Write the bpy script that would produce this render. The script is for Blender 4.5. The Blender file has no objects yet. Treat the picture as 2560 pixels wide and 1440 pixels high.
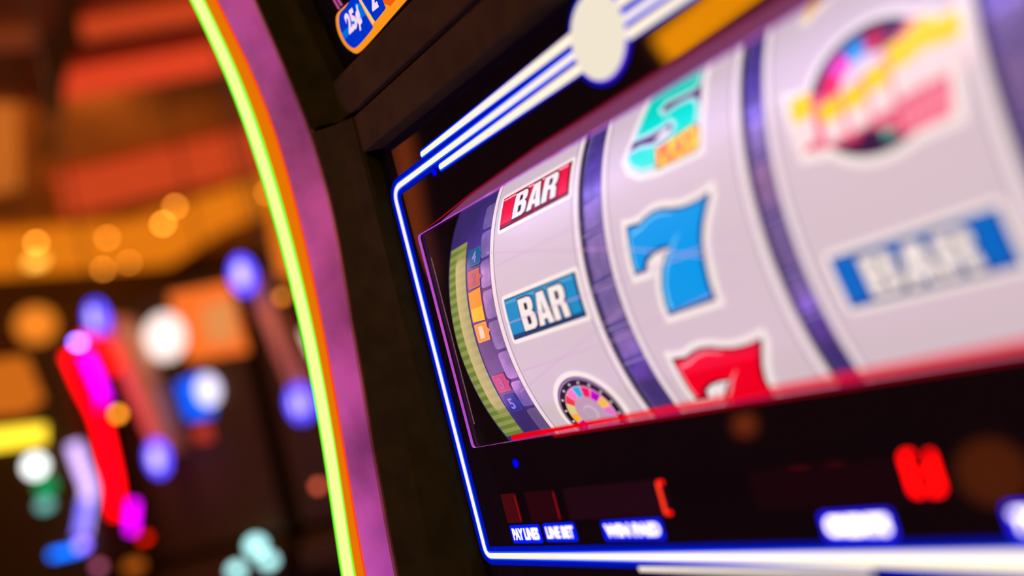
import bpy, bmesh, math, random
from mathutils import Vector, Matrix, noise
from mathutils.geometry import tessellate_polygon
random.seed(4)
S = bpy.context.scene
COL = S.collection
# ---------------------------------------------------------------- camera
F = 2100.0                       # focal length in pixels of the 2560 px frame
AX = Vector((0.5852742, -0.24478449, -0.77300366))   # machine X (right) in camera space (x right, y down, z forward)
AZ = Vector((-0.25838968, -0.9599459, 0.10834497))   # machine Z (up)
AY = Vector((0.76856287, -0.13632466, 0.62508136))   # machine Y (into the machine)
CAM = Vector((0.50682478, -0.32635951, 0.1105604))
def c2w(v): return Vector((v.dot(AX), v.dot(AY), v.dot(AZ)))
def ray(px, py): return c2w(Vector(((px-1280)/F, (py-720)/F, 1.0)))
def at(px, py, D): return CAM + ray(px, py)*D
def hit(px, py, P, N):
    r = ray(px, py); N = Vector(N); P = Vector(P)
    return CAM + r*((P-CAM).dot(N)/r.dot(N))
cd = bpy.data.cameras.new('camera'); cam = bpy.data.objects.new('camera', cd); COL.objects.link(cam)
xa, ya, za = c2w(Vector((1,0,0))), c2w(Vector((0,-1,0))), c2w(Vector((0,0,-1)))
M4 = Matrix(((xa.x,ya.x,za.x,CAM.x),(xa.y,ya.y,za.y,CAM.y),(xa.z,ya.z,za.z,CAM.z),(0,0,0,1)))
cam.matrix_world = M4
cd.sensor_width = 36; cd.lens = 36*F/2560; cd.clip_start = .01; cd.clip_end = 60
cd.dof.use_dof = True; cd.dof.focus_distance = 0.575
cd.dof.aperture_fstop = (cd.lens/1000)/0.0205
S.camera = cam
S.view_settings.view_transform = 'Standard'; S.view_settings.look = 'None'
S.view_settings.exposure = 0; S.view_settings.gamma = 1
# ---------------------------------------------------------------- world and added lights
MXC = .2285
w = bpy.data.worlds.new('world'); S.world = w; w.use_nodes = True
w.node_tree.nodes['Background'].inputs[0].default_value = (.5, .2, .06, 1)
w.node_tree.nodes['Background'].inputs[1].default_value = .02
def area(name, loc, target, size, color, power, size_y=None):
    l = bpy.data.lights.new(name, 'AREA'); l.color = color; l.energy = power; l.size = size
    if size_y: l.shape = 'RECTANGLE'; l.size_y = size_y
    o = bpy.data.objects.new(name, l); COL.objects.link(o); o.location = loc
    o.rotation_euler = (Vector(target)-Vector(loc)).to_track_quat('-Z', 'Y').to_euler()
    return o
def point(name, loc, color, power, r=.1):
    l = bpy.data.lights.new(name, 'POINT'); l.color = color; l.energy = power; l.shadow_soft_size = r
    o = bpy.data.objects.new(name, l); COL.objects.link(o); o.location = loc
    return o
area('bezel_warm_fill', (1.2, -2.4, 2.2), (.2, 0, .2), 1.2, (1, .62, .20), 34)  # unseen fill added to light the bezel warm and evenly
area('trim_pink_fill', (-.95, -1.2, 2.25), (-.06, -.05, .36), .3, (1, .10, .26), 22)  # added off-frame light that gives the side trim its pink
area('trim_violet_fill', (-.75, -1.1, -.80), (-.06, -.05, .0), .3, (.50, .22, 1), 26)  # added low light that turns the lower trim violet
area('ceiling_fill', (-5.5, .8, 1.9), (-8, 2, 2.6), 1.5, (1, .35, .06), 12)  # added light aimed up to warm the hall ceiling
point('hall_fill', (-6.2, 2.2, 1.7), (1, .38, .08), 9, .3)  # added fill for the orange ambience of the hall
point('far_wall_fill', (-10.5, 1.6, .9), (1, .36, .06), 45, .2)  # added with the next one to lift the dark gaps by the far wall
point('far_wall_fill', (-8.5, 4.2, .9), (1, .36, .06), 30, .2)
point('bank_fill', (-1.7, -.25, 1.75), (1, .42, .14), 42, .2)  # extra light put in to brighten the background cabinets and arms
area('reel_top_fill', (MXC, .005, .2335), (MXC, .03, .17), .36, (.62, .5, 1), .10, .006)  # unseen strip added to tint the reel tops lavender
area('reel_side_fill', (.020, .012, .15), (.12, .012, .15), .02, (1, .45, .55), .03, .12)  # unseen light added for a pink tint from the left
# ---------------------------------------------------------------- materials
MATS = {}
def pbr(name, col, rough=.5, metal=0., nz=0., scale=40, emit=None, es=0., spec=.5, coat=0.):
    if name in MATS: return MATS[name]
    m = bpy.data.materials.new(name); m.use_nodes = True; nt = m.node_tree; b = nt.nodes['Principled BSDF']
    b.inputs['Base Color'].default_value = (*col, 1); b.inputs['Roughness'].default_value = rough
    b.inputs['Metallic'].default_value = metal; b.inputs['Specular IOR Level'].default_value = spec
    b.inputs['Coat Weight'].default_value = coat
    if emit: b.inputs['Emission Color'].default_value = (*emit, 1); b.inputs['Emission Strength'].default_value = es
    if nz:
        t = nt.nodes.new('ShaderNodeTexNoise'); t.inputs['Scale'].default_value = scale; t.inputs['Detail'].default_value = 4
        tc = nt.nodes.new('ShaderNodeTexCoord'); nt.links.new(tc.outputs['Object'], t.inputs['Vector'])
        r = nt.nodes.new('ShaderNodeMix'); r.data_type = 'RGBA'
        r.inputs[6].default_value = (*[c*(1-nz) for c in col], 1); r.inputs[7].default_value = (*[min(1, c*(1+nz)) for c in col], 1)
        mr = nt.nodes.new('ShaderNodeMapRange'); mr.inputs[1].default_value = .36; mr.inputs[2].default_value = .64
        nt.links.new(t.outputs['Fac'], mr.inputs[0]); nt.links.new(mr.outputs[0], r.inputs[0]); nt.links.new(r.outputs[2], b.inputs['Base Color'])
    MATS[name] = m; return m
def emi(name, col, s=1.0):
    if name in MATS: return MATS[name]
    m = bpy.data.materials.new(name); m.use_nodes = True; nt = m.node_tree
    nt.nodes.remove(nt.nodes['Principled BSDF']); e = nt.nodes.new('ShaderNodeEmission')
    e.inputs[0].default_value = (*col, 1); e.inputs[1].default_value = s
    nt.links.new(e.outputs[0], nt.nodes['Material Output'].inputs[0]); MATS[name] = m; return m
def lin(r, g, b):
    f = lambda c: ((c/255+.055)/1.055)**2.4 if c > 10 else c/255/12.92
    return (f(r), f(g), f(b))
def glow(name, rgb, s=1.0): return emi(name, lin(*rgb), s)
def printed(name, rgb, k=.62, diff=.5):
    """backlit printed film: a diffuse colour that the lamp inside the reel also shines through"""
    c = lin(*rgb)
    return pbr(name, [x*diff for x in c], .45, emit=c, es=k, spec=.3)
black_gloss = pbr('black_gloss_glass', (.006, .005, .004), .04, spec=.6)
bezel_m = pbr('dark_brown_metal', (.032, .026, .005), .7, .0, .15, 60, spec=.05)
bezel_dark = pbr('black_plastic', (.006, .008, .006), .4)
trim_m = pbr('mauve_metal', (.50, .15, .36), .5, .15, .5, 11)
copper = pbr('copper_lacquer', (.8, .3, .06), .35, .4)
# ---------------------------------------------------------------- objects
def link(o, parent=None):
    COL.objects.link(o)
    if parent is not None: o.parent = parent
    return o
def tag(o, label, cat, group=None):
    o['label'] = label; o['category'] = cat
    if group: o['group'] = group
    return o
def thing(name, label, cat, loc=(0, 0, 0), rz=0., group=None):
    o = bpy.data.objects.new(name, None); o.empty_display_size = .1; o.location = loc; o.rotation_euler = (0, 0, rz)
    link(o); return tag(o, label, cat, group)
def obj(name, bm, mats, parent=None, smooth=False, label=None, bevel=0.):
    me = bpy.data.meshes.new(name)
    bmesh.ops.recalc_face_normals(bm, faces=bm.faces)
    bm.to_mesh(me); bm.free()
    for m in (mats if isinstance(mats, (list, tuple)) else [mats]): me.materials.append(m)
    if smooth:
        for p in me.polygons: p.use_smooth = True
    o = bpy.data.objects.new(name, me); link(o, parent)
    if label: o['label'] = label
    if bevel:
        b = o.modifiers.new('bevel', 'BEVEL'); b.width = bevel; b.segments = 3; b.limit_method = 'ANGLE'
    return o
def box(bm, lo, hi, mi=0):
    vs = [bm.verts.new((x, y, z)) for x in (lo[0], hi[0]) for y in (lo[1], hi[1]) for z in (lo[2], hi[2])]
    for f in ((0,1,3,2),(4,6,7,5),(0,4,5,1),(2,3,7,6),(0,2,6,4),(1,5,7,3)):
        bm.faces.new([vs[i] for i in f]).material_index = mi
def bxo(name, lo, hi, m, parent=None, bevel=0., label=None):
    bm = bmesh.new(); box(bm, lo, hi); return obj(name, bm, m, parent, bevel=bevel, label=label)
def loft(bm, rings, closed=True, caps=True, mi=0):
    R = [[bm.verts.new(p) for p in r] for r in rings]; n = len(R[0])
    for a, b in zip(R, R[1:]):
        for i in range(n if closed else n-1):
            bm.faces.new((a[i], a[(i+1) % n], b[(i+1) % n], b[i])).material_index = mi
    if caps and closed:
        bm.faces.new(R[0]).material_index = mi; bm.faces.new(R[-1]).material_index = mi
def tube(bm, pts, r, n=10, mi=0, flat=None):
    pts = [Vector(p) for p in pts]; rings = []
    for i, p in enumerate(pts):
        t = (pts[min(i+1, len(pts)-1)]-pts[max(i-1, 0)]).normalized()
        a = t.cross(Vector((0.13, 1, 0.07))).normalized(); b = t.cross(a)
        rings.append([p + a*math.cos(2*math.pi*k/n)*r + b*math.sin(2*math.pi*k/n)*r for k in range(n)])
    loft(bm, rings, mi=mi)
def ellipsoid(bm, c, r, mi=0, seg=20):
    g = bmesh.ops.create_uvsphere(bm, u_segments=seg, v_segments=seg//2, radius=1)
    for v in g['verts']: v.co = Vector((v.co.x*r[0]+c[0], v.co.y*r[1]+c[1], v.co.z*r[2]+c[2]))
    for f in bm.faces:
        if g['verts'][0] in f.verts: pass
def spline(pts, n=8):
    P = [Vector(p) for p in pts]; out = []
    for i in range(len(P)-1):
        p0, p1, p2, p3 = P[max(i-1,0)], P[i], P[i+1], P[min(i+2,len(P)-1)]
        for k in range(n):
            t = k/n
            out.append(.5*((2*p1)+(p2-p0)*t+(2*p0-5*p1+4*p2-p3)*t*t+(3*p1-p0-3*p2+p3)*t**3))
    out.append(P[-1]); return out
# 2-D shapes: list of loops (outer + holes) -> faces, later mapped to a surface
def offset2(loop, d):
    n = len(loop); A = sum(loop[i][0]*loop[(i+1)%n][1]-loop[(i+1)%n][0]*loop[i][1] for i in range(n))
    s = 1 if A > 0 else -1; out = []
    for i in range(n):
        p, q, r = Vector(loop[i-1]), Vector(loop[i]), Vector(loop[(i+1) % n])
        a = (q-p).normalized(); b = (r-q).normalized()
        n1 = Vector((a.y, -a.x))*s; n2 = Vector((b.y, -b.x))*s; m = n1+n2
        if m.length < 1e-6: m = n1
        m.normalize(); k = min(1/max(m.dot(n1), .3), 1.8)
        out.append(tuple(q+m*d*k))
    return out
def rrect(x0, y0, x1, y1, r, n=5):
    out = []
    for cx, cy, a in ((x1-r, y1-r, 0), (x0+r, y1-r, 90), (x0+r, y0+r, 180), (x1-r, y0+r, 270)):
        for k in range(n+1):
            t = math.radians(a+90*k/n); out.append((cx+r*math.cos(t), cy+r*math.sin(t)))
    return out
def circle(cx, cy, r, n=48, ry=None): return [(cx+r*math.cos(2*math.pi*k/n), cy+(ry or r)*math.sin(2*math.pi*k/n)) for k in range(n)]
def sector(cx, cy, r0, r1, a0, a1, n=4):
    A = [math.radians(a0+(a1-a0)*k/n) for k in range(n+1)]
    return [(cx+r1*math.cos(a), cy+r1*math.sin(a)) for a in A]+[(cx+r0*math.cos(a), cy+r0*math.sin(a)) for a in reversed(A)]
class Sheet:
    """flat printed layers; map() bends them onto a surface"""
    def __init__(s): s.bm = bmesh.new(); s.mats = []; s.lay = s.bm.faces.layers.int.new('lay')
    def mi(s, m):
        if m not in s.mats: s.mats.append(m)
        return s.mats.index(m)
    def poly(s, loops, m, lay, xf=None):
        if loops and not isinstance(loops[0][0], (tuple, list, Vector)): loops = [loops]
        loops = [[Vector((*(xf(p) if xf else p), 0)) for p in l] for l in loops]
        flat = [p for l in loops for p in l]; vs = [s.bm.verts.new((p.x, p.y, lay)) for p in flat]
        for t in tessellate_polygon(loops):
            try: f = s.bm.faces.new([vs[i] for i in t]); f.material_index = s.mi(m)
            except ValueError: pass
    def text(s, body, m, lay, x, y, w, h, bold=.02, shear=0.):
        cu = bpy.data.curves.new('t', 'FONT'); cu.body = body; cu.offset = bold; cu.size = 1; cu.resolution_u = 3
        o = bpy.data.objects.new('t', cu); COL.objects.link(o); dg = bpy.context.evaluated_depsgraph_get()
        me = o.evaluated_get(dg).to_mesh(); X = [v.co.x for v in me.vertices]; Y = [v.co.y for v in me.vertices]
        x0, x1, y0, y1 = min(X), max(X), min(Y), max(Y)
        vs = [s.bm.verts.new((x+(v.co.x-x0)/(x1-x0)*w+(v.co.y-y0)/(y1-y0)*h*shear, y+(v.co.y-y0)/(y1-y0)*h, lay)) for v in me.vertices]
        i = s.mi(m)
        for p in me.polygons:
            try: s.bm.faces.new([vs[k] for k in p.vertices]).material_index = i
            except ValueError: pass
        o.evaluated_get(dg).to_mesh_clear(); bpy.data.objects.remove(o); bpy.data.curves.remove(cu)
    def build(s, name, fn, parent, cut=None, label=None, thick=0.):
        if cut:
            lo, hi, st = cut; y = lo
            while y <= hi:
                bmesh.ops.bisect_plane(s.bm, geom=s.bm.verts[:]+s.bm.edges[:]+s.bm.faces[:], plane_co=(0, y, 0), plane_no=(0, 1, 0)); y += st
        for v in s.bm.verts: v.co = fn(v.co.x, v.co.y, v.co.z)
        me = bpy.data.meshes.new(name); s.bm.normal_update()
        s.bm.to_mesh(me); s.bm.free()
        for m in s.mats: me.materials.append(m)
        o = bpy.data.objects.new(name, me); link(o, parent)
        if label: o['label'] = label
        return o
# ================================================================ SETTING
FLOOR, CEIL = -.97, 2.6
def struct(o): o['kind'] = 'structure'; return o
wall_m = pbr('brown_wall_paint', (.22, .10, .035), .7, 0, .3, 2)
struct(bxo('floor', (-13, -5, FLOOR-.1), (3.5, 7.5, FLOOR), pbr('patterned_carpet', (.10, .03, .02), .9, 0, .5, 8)))
struct(bxo('ceiling', (-13, -5, CEIL+.08), (3.5, 7.5, CEIL+.2), pbr('amber_ceiling_paint', (.42, .2, .07), .8, 0, .25, 1.2)))
struct(bxo('wall_left', (-13.2, -5, FLOOR), (-13, 7.5, CEIL+.08), wall_m))
struct(bxo('wall_right', (3.5, -5, FLOOR), (3.7, 7.5, CEIL+.08), wall_m))
struct(bxo('wall_back', (-13, 7.5, FLOOR), (3.5, 7.7, CEIL+.08), wall_m))
struct(bxo('wall_front', (-13, -5.2, FLOOR), (3.5, -5, CEIL+.08), wall_m))
def panel_on(name, pix, z, m, t=.03, label=None):
    P = [hit(x, y, (0, 0, z), (0, 0, 1)) for x, y in pix]; bm = bmesh.new()
    loft(bm, [[p for p in P], [p+Vector((0, 0, t)) for p in P]]); return obj(name, bm, m)
def stripe(a, b, hw):
    (x0, y0), (x1, y1) = a, b; d = Vector((x1-x0, y1-y0)).normalized(); n = Vector((-d.y, d.x))*hw
    return [(x0+n.x, y0+n.y), (x1+n.x, y1+n.y), (x1-n.x, y1-n.y), (x0-n.x, y0-n.y)]
red_cove = emi('red_cove_light', (.74, .055, .016)); red_cove2 = emi('deep_red_cove_light', (.58, .055, .012)); amber_wash = emi('amber_wash_glow', (.78, .19, .006))
k = 0
for pix, m in ((stripe((205, 82), (720, -5), 22), red_cove2), (stripe((150, 222), (760, 112), 30), red_cove), (stripe((-60, 110), (85, 100), 22), emi('dim_cove', (.17, .03, .008))),
               (stripe((150, 495), (820, 335), 50), red_cove2)):
    k += 1; struct(panel_on('trim_%d' % k, pix, CEIL, m))
# warm wash on the ceiling, made as a glowing panel; dark bulkhead below
struct(panel_on('trim_5', [(-80, 590), (330, 560), (600, 470), (760, 420), (760, 500), (560, 575), (430, 660), (220, 700), (-80, 715)], CEIL, amber_wash))
struct(panel_on('trim_6', [(-60, 270), (45, 270), (50, 470), (-60, 500)], CEIL, emi('orange_cove_light', (.55, .13, .015))))
struct(panel_on('trim_7', [(165, -40), (215, -40), (165, 200), (140, 400), (90, 400), (110, 200)], CEIL-.02, pbr('dark_beam', (.12, .05, .015), .7)))
# far bulkhead: dark brown drop across the hall
A, B = hit(-100, 700, (0, 0, CEIL), (0, 0, 1)), hit(760, 640, (0, 0, CEIL), (0, 0, 1))
bm = bmesh.new(); n = Vector((-.25, .0, 0))
loft(bm, [[A, B, B+n, A+n], [p+Vector((0, 0, -.45)) for p in (A, B, B+n, A+n)]]); struct(obj('trim_8', bm, pbr('dark_bulkhead', (.05, .022, .008), .7)))
# ---------------------------------------------------------------- ceiling downlights (each a thing)
LAMPS = [(90, 605, 2.0, 'single amber ceiling downlight just above the brightest one at far left'), (268, 593, 1.2, 'dim amber downlight alone above the pair left of centre'),
         (257, 672, 1.5, 'amber downlight, left one of the low touching pair'), (322, 655, 1.1, 'amber downlight, right one of the low touching pair'),
         (407, 558, 2.8, 'bright amber downlight, lower one of the overlapping pair'), (437, 515, 1.6, 'faint amber downlight, upper one of the overlapping pair'),
         (665, 480, 1.1, 'faint amber downlight half hidden by the green edge light')]
for px, py, s, lab in LAMPS:
    p = hit(px, py, (0, 0, CEIL-.03), (0, 0, 1))
    t = thing('ceiling_light', lab, 'ceiling light', p, 0, 'amber downlights in the hall ceiling')
    bm = bmesh.new(); bmesh.ops.create_cone(bm, cap_ends=True, segments=20, radius1=.04, radius2=.05, depth=.03, matrix=Matrix.Translation((0, 0, .018))); obj('housing', bm, bezel_dark, t)
    bm = bmesh.new(); bmesh.ops.create_uvsphere(bm, u_segments=16, v_segments=8, radius=.026); obj('bulb', bm, emi('bulb_%d' % int(s*100), (1, .32, .03), s*9), t)
p = hit(90, 652, (0, 0, CEIL-.03), (0, 0, 1)); t = thing('ceiling_light', 'brightest yellow square ceiling lamp at far left', 'ceiling light', p, 0)
bxo('housing', (-.14, -.08, .01), (.14, .08, .03), bezel_dark, t); bxo('diffuser', (-.13, -.065, -.02), (.13, .065, .01), emi('yellow_lamp', (1, .5, .06), 3.0), t)
# pendant globe lamps low in the hall
for px, py, D, r, col, s, lab in ((705, 742, 2.45, .011, (1, .3, .03), 3.2, 'round amber pendant lamp between blue lamp and green edge light'),
                               (295, 1035, 2.6, .012, (1, .30, .02), 7, 'small amber pendant lamp beside the red light tube'),
                               (795, 1215, 2.3, .011, (1, .16, .07), 2.2, 'salmon coloured pendant lamp low beside the green edge light'),
                               (90, 812, 6, .13, (1, .26, .02), 1.0, 'large soft amber pendant globe at the left above the yellow sign')):
    p = at(px, py, D); t = thing('pendant_lamp', lab, 'pendant lamp', p, 0, 'pendant lamps in the hall')
    bm = bmesh.new(); bmesh.ops.create_uvsphere(bm, u_segments=20, v_segments=12, radius=r); obj('globe', bm, emi('pend_%d' % px, col, s), t, True)
    bm = bmesh.new(); tube(bm, [(0, 0, r*.9), (0, 0, CEIL-p.z+.08)], .004, 6); obj('cord', bm, bezel_dark, t)
# ================================================================ BACKGROUND MACHINES
def cabinet(name, label, P0, rz, W, H, depth, bz=.09, group='gaming machines across the aisle'):
    """P0 = front lower left corner on the floor, local x right, y back, z up"""
    t = thing(name, label, 'slot machine', (P0[0], P0[1], FLOOR), rz, group)
    body = pbr('cabinet_black', (.05, .034, .006), .5, spec=.2)
    bm = bmesh.new()
    prof = [(0, 0), (0, .62), (-.16, .66), (-.16, .74), (.02, .80), (.03, 1.15), (-.02, 1.32), (-.08, H), (depth, H), (depth, 0)]
    loft(bm, [[(x, y, z) for y, z in prof] for x in (0.0, W)]); obj('body', bm, body, t, bevel=.012)
    bxo('button_deck', (.05, -.13, .741), (W-.05, -.03, .752), pbr('deck_metal', (.2, .12, .06), .3, .8), t)
    bxo('display_bezel', (.0, -bz, .80), (W, .04, H-.02), body, t, bevel=.01)
    return t
R2 = lambda t: t.matrix_basis.inverted()
def tolocal(t, P): return R2(t) @ P
# machine A : brown side trim with a blue lamp at each end, a big picture screen
def facing(px, py, D): return at(px, py, D)
def machine_arm(t, p1, p2, D, wd=.062, col=(.42, .12, .05)):
    a, b = tolocal(t, at(*p1, D)), tolocal(t, at(*p2, D)); mid = (a+b)/2 + Vector((.012, -.018, 0))
    pts = spline([a, mid, b], 8); bm = bmesh.new()
    loft(bm, [[p+Vector((sx*wd/2, sy, 0)) for sx, sy in ((-1, -.015), (1, -.015), (1, .10), (-1, .10))] for p in pts])
    obj('side_trim', bm, pbr('brown_satin_trim', (.9, .50, .24), .5, .1), t, True)
    for q in (a, b):
        bm = bmesh.new(); ellipsoid(bm, (q.x, q.y-.05, q.z), (.040, .02, .060)); obj('blue_lamp', bm, emi('blue_violet_lamp', (.085, .065, 1.0), 2.6), t, True, 'glowing blue violet lamp')
        bm = bmesh.new(); ellipsoid(bm, (q.x+.004, q.y-.064, q.z), (.020, .012, .034)); obj('lamp_core', bm, emi('lilac_core', (.60, .46, 1), 2.0), t, True)
RZ = math.radians(40)
fA = at(440, 980, 3.05)
tA = cabinet('slot_machine', 'dark slot machine between two blue lamp trims with orange screen and white globe', (fA.x-.15*math.cos(RZ), fA.y-.15*math.sin(RZ)), RZ, .50, 1.72, .5)
machine_arm(tA, (268, 795), (418, 1140), 2.84)
def facept(t, px, py, yoff=-.0):
    """point where the pixel meets the front plane local y = yoff of machine t"""
    N = t.matrix_basis.to_3x3() @ Vector((0, 1, 0)); P = t.matrix_basis @ Vector((0, yoff, 0))
    return tolocal(t, hit(px, py, P, N))
def face_poly(name, t, pix, yoff, m, thick=.012, label=None):
    P = [facept(t, x, y, yoff) for x, y in pix]; bm = bmesh.new()
    loft(bm, [P, [p+Vector((0, thick, 0)) for p in P]]); return obj(name, bm, m, t, label=label)
def face_tube(name, t, pix, yoff, r, m, label=None):
    P = spline([facept(t, x, y, yoff) for x, y in pix], 6); bm = bmesh.new(); tube(bm, P, r, 8); return obj(name, bm, m, t, True, label)
def face_disc(name, t, px, py, yoff, r, m, label=None, rz=None):
    c = facept(t, px, py, yoff); bm = bmesh.new(); ellipsoid(bm, c, (r*1.25, .02, rz or r)); return obj(name, bm, m, t, True, label)
bpy.context.view_layer.update()
face_poly('screen', tA, [(420, 735), (570, 705), (618, 880), (470, 905)], -.10, emi('orange_screen', (.85, .15, .02), 1.2), label='orange glowing screen')
face_poly('screen_picture', tA, [(500, 770), (580, 745), (590, 850), (520, 860)], -.108, emi('peach_picture', (1, .35, .1), .8), label='peach picture on the screen')
face_disc('wheel_lamp', tA, 412, 842, -.10, .066, emi('warm_white_lamp', (.95, .74, .68), 1.5), 'round warm white lamp', .085)
face_poly('video_panel', tA, [(440, 960), (500, 935), (530, 1040), (470, 1050)], -.10, emi('blue_video', (.0, .10, .95), 1.5), label='blue video panel')
face_disc('video_highlight', tA, 520, 975, -.11, .035, emi('pale_video', (.72, .66, .9), 1.8), 'pale bright spot of the video', .055)
face_poly('red_button', tA, [(480, 1070), (520, 1060), (528, 1100), (492, 1105)], -.10, emi('red_button', (.8, .06, .04), .7), label='red lit button')
face_disc('service_lamp', tA, 640, 1365, -.16, .026, emi('teal_white', (.42, .85, .85), 2.6), 'white teal service lamp', .03)
face_disc('service_lamp', tA, 672, 1402, -.16, .022, emi('teal_white', (.42, .85, .85), 2.6), 'white teal service lamp', .02)
face_disc('service_lamp', tA, 592, 1425, -.16, .022, emi('teal_white', (.42, .85, .85), 2.6), 'white teal service lamp', .02)
# machine B
fB = at(775, 980, 2.95)
tB = cabinet('slot_machine', 'dark slot machine half hidden behind the curved green edge light', (fB.x-.10*math.cos(RZ), fB.y-.10*math.sin(RZ)), RZ, .62, 1.56, .5)
machine_arm(tB, (628, 690), (768, 1005), 2.62, .06)
bpy.context.view_layer.update()
face_disc('screen_lamp', tB, 768, 862, -.10, .03, emi('cream_lamp', (1, .85, .6), 1.4), 'cream lamp', .05)
# machine C: red, magenta and violet light tubes
fC = at(160, 1100, 2.95)
tC = cabinet('slot_machine', 'slot machine at left edge with red, magenta and violet light tubes', (fC.x-.25*math.cos(RZ), fC.y-.25*math.sin(RZ)), RZ, .44, 1.62, .35, .155)
bpy.context.view_layer.update()
red = emi('red_tube_light', (1, .0, .004), 4.5)
face_tube('red_light_tube', tC, [(172, 885), (205, 960), (245, 1040), (268, 1130), (285, 1215), (292, 1290)], -.16, .019, red, 'curved red light tube')
face_tube('red_light_tube', tC, [(205, 850), (250, 870), (280, 930)], -.14, .028, emi('scarlet_tube', (1, .006, .005), 1.8), 'short scarlet light tube')
face_tube('magenta_light_tube', tC, [(215, 890), (240, 945), (262, 1000)], -.19, .014, emi('magenta_tube_light', (.80, .0, .95), 3.2), 'magenta light tube')
face_tube('magenta_light_tube', tC, [(334, 1255), (328, 1330)], -.17, .013, emi('magenta_tube_light', (.80, .0, .95), 3.2), 'magenta light tube')
face_tube('violet_light_tube', tC, [(184, 1110), (202, 1165), (222, 1225), (212, 1290), (205, 1335)], -.17, .020, emi('violet_white_tube', (.62, .42, .92), 2.0), 'curved pale violet light tube')
face_tube('violet_light_tube', tC, [(216, 1250), (208, 1300), (200, 1340)], -.185, .018, emi('indigo_tube', (.22, .18, 1), 1.8), 'indigo lower light tube')
face_disc('violet_lamp', tC, 195, 856, -.20, .008, emi('violet_lamp', (.22, .13, 1), 22), 'small violet lamp', .009)
face_disc('violet_lamp', tC, 205, 1362, -.18, .014, emi('violet_lamp2', (.22, .12, .9), 5), 'small violet lamp', .016)
face_tube('blue_light_tube', tC, [(130, 1388), (200, 1372)], -.17, .012, emi('azure_tube', (.0, .15, 1), 3.0), 'azure light tube')
face_poly('yellow_sign', tC, [(-60, 1080), (108, 1062), (108, 1108), (-60, 1130)], -.17, emi('yellow_sign_light', (1, .68, .03), 2.0), label='yellow glowing sign')
face_poly('amber_panel', tC, [(-60, 905), (60, 890), (105, 1000), (60, 1035), (-60, 1045)], -.165, emi('amber_panel_light', (.62, .14, .01)), label='amber glowing panel')
face_disc('white_lamp', tC, 88, 1165, -.17, .034, emi('white_lamp_light', (.95, 1, .98), 2.6), 'large white lamp', .036)
face_disc('green_lamp', tC, 118, 1215, -.15, .034, emi('green_lamp_light', (.0, .25, .07), 1.6), 'green lamp', .03)
face_disc('teal_lamp', tC, 112, 1262, -.17, .022, emi('teal_lamp_light', (.12, .36, .32), 2.0), 'teal lamp', .02)
face_disc('red_lamp', tC, 362, 1345, -.15, .010, emi('red_lamp_light', (1, .01, .0), 2.5), 'small red lamp', .010)
face_disc('pink_lamp', tC, 250, 1415, -.15, .014, emi('pink_lamp_light', (.7, .14, .3), 1.6), 'pink lamp', .012)
face_disc('orange_lamp', tC, 335, 1415, -.1, .03, emi('dim_orange_light', (.6, .13, .01), .8), 'orange lamp', .02)
face_disc('magenta_lamp', tC, 250, 1010, -.19, .012, emi('pinkred_lamp_light', (.8, .0, .2), 2.2), 'magenta lamp', .018)
# amber signs further back
for pix, D, col, lab in (([(670, 530), (840, 480), (850, 690), (690, 700)], 8.0, (.75, .16, .008), 'amber sign board high behind the upper right blue lamp'),
                    ([(560, 890), (700, 860), (740, 930), (560, 960)], 5.6, (.16, .05, .01), 'dim amber sign board between the two blue lamp trims')):
    P = [at(x, y, D) for x, y in pix]; c = sum(P, Vector())/len(P); t = thing('sign_board', lab, 'sign', c, 0)
    back = ray(350, 800).normalized()
    for nm, s, d0, d1, m in (('panel', .96, 0, .04, emi('amber_sign_%d' % pix[0][1], col, 1.2)), ('frame', 1.04, .03, .09, bezel_dark)):
        bm = bmesh.new(); loft(bm, [[(p-c)*s+back*d0 for p in P], [(p-c)*s+back*d1 for p in P]]); obj(nm, bm, m, t)
    for q in (P[0], P[1]):
        bm = bmesh.new(); q = (q-c)*.95+back*.06; tube(bm, [q, Vector((q.x, q.y, CEIL+.08-c.z))], .008, 6); obj('hanger', bm, bezel_dark, t)
# ================================================================ THE BIG SLOT MACHINE
MX = .2285                                       # its middle
T = thing('slot_machine', 'large slot machine filling the picture with three lit reels and blue white neon outline', 'slot machine', (MX, .15, FLOOR))
off = Vector((-MX, -.15, -FLOOR))
class _P: pass
def mobj(name, bm, m, parent=None, **kw):
    bmesh.ops.translate(bm, verts=bm.verts, vec=off); return obj(name, bm, m, parent or T, **kw)
def mbox(name, lo, hi, m, parent=None, **kw):
    bm = bmesh.new(); box(bm, lo, hi); return mobj(name, bm, m, parent, **kw)
def curveY(tab, z):
    tab = sorted(tab)
    if z <= tab[0][0]: s = (tab[1][1]-tab[0][1])/(tab[1][0]-tab[0][0]); return tab[0][1]+(z-tab[0][0])*s*.4
    if z >= tab[-1][0]: s = (tab[-1][1]-tab[-2][1])/(tab[-1][0]-tab[-2][0]); return tab[-1][1]+(z-tab[-1][0])*s
    for (a, ya), (b, yb) in zip(tab, tab[1:]):
        if a <= z <= b:
            t = (z-a)/(b-a); return ya+(yb-ya)*t
Y1 = [(.0025,-.0506),(.0523,-.0474),(.103,-.0432),(.1553,-.0390),(.2089,-.0345),(.2452,-.0312),(.2923,-.0303),(.3401,-.0336),(.3883,-.0420),(.4363,-.0514)]
Y2 = [(.0042,-.0580),(.0556,-.0541),(.1081,-.0497),(.1619,-.0455),(.2178,-.0427),(.2685,-.0417),(.3204,-.0428),(.3698,-.0470),(.4094,-.0550),(.452,-.0658)]
Y3 = [(.0059,-.0625),(.0573,-.0572),(.1106,-.0522),(.1658,-.0490),(.2227,-.0478),(.2747,-.0488),(.3273,-.0515),(.3774,-.0565),(.4175,-.0633),(.4608,-.0736)]
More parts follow.
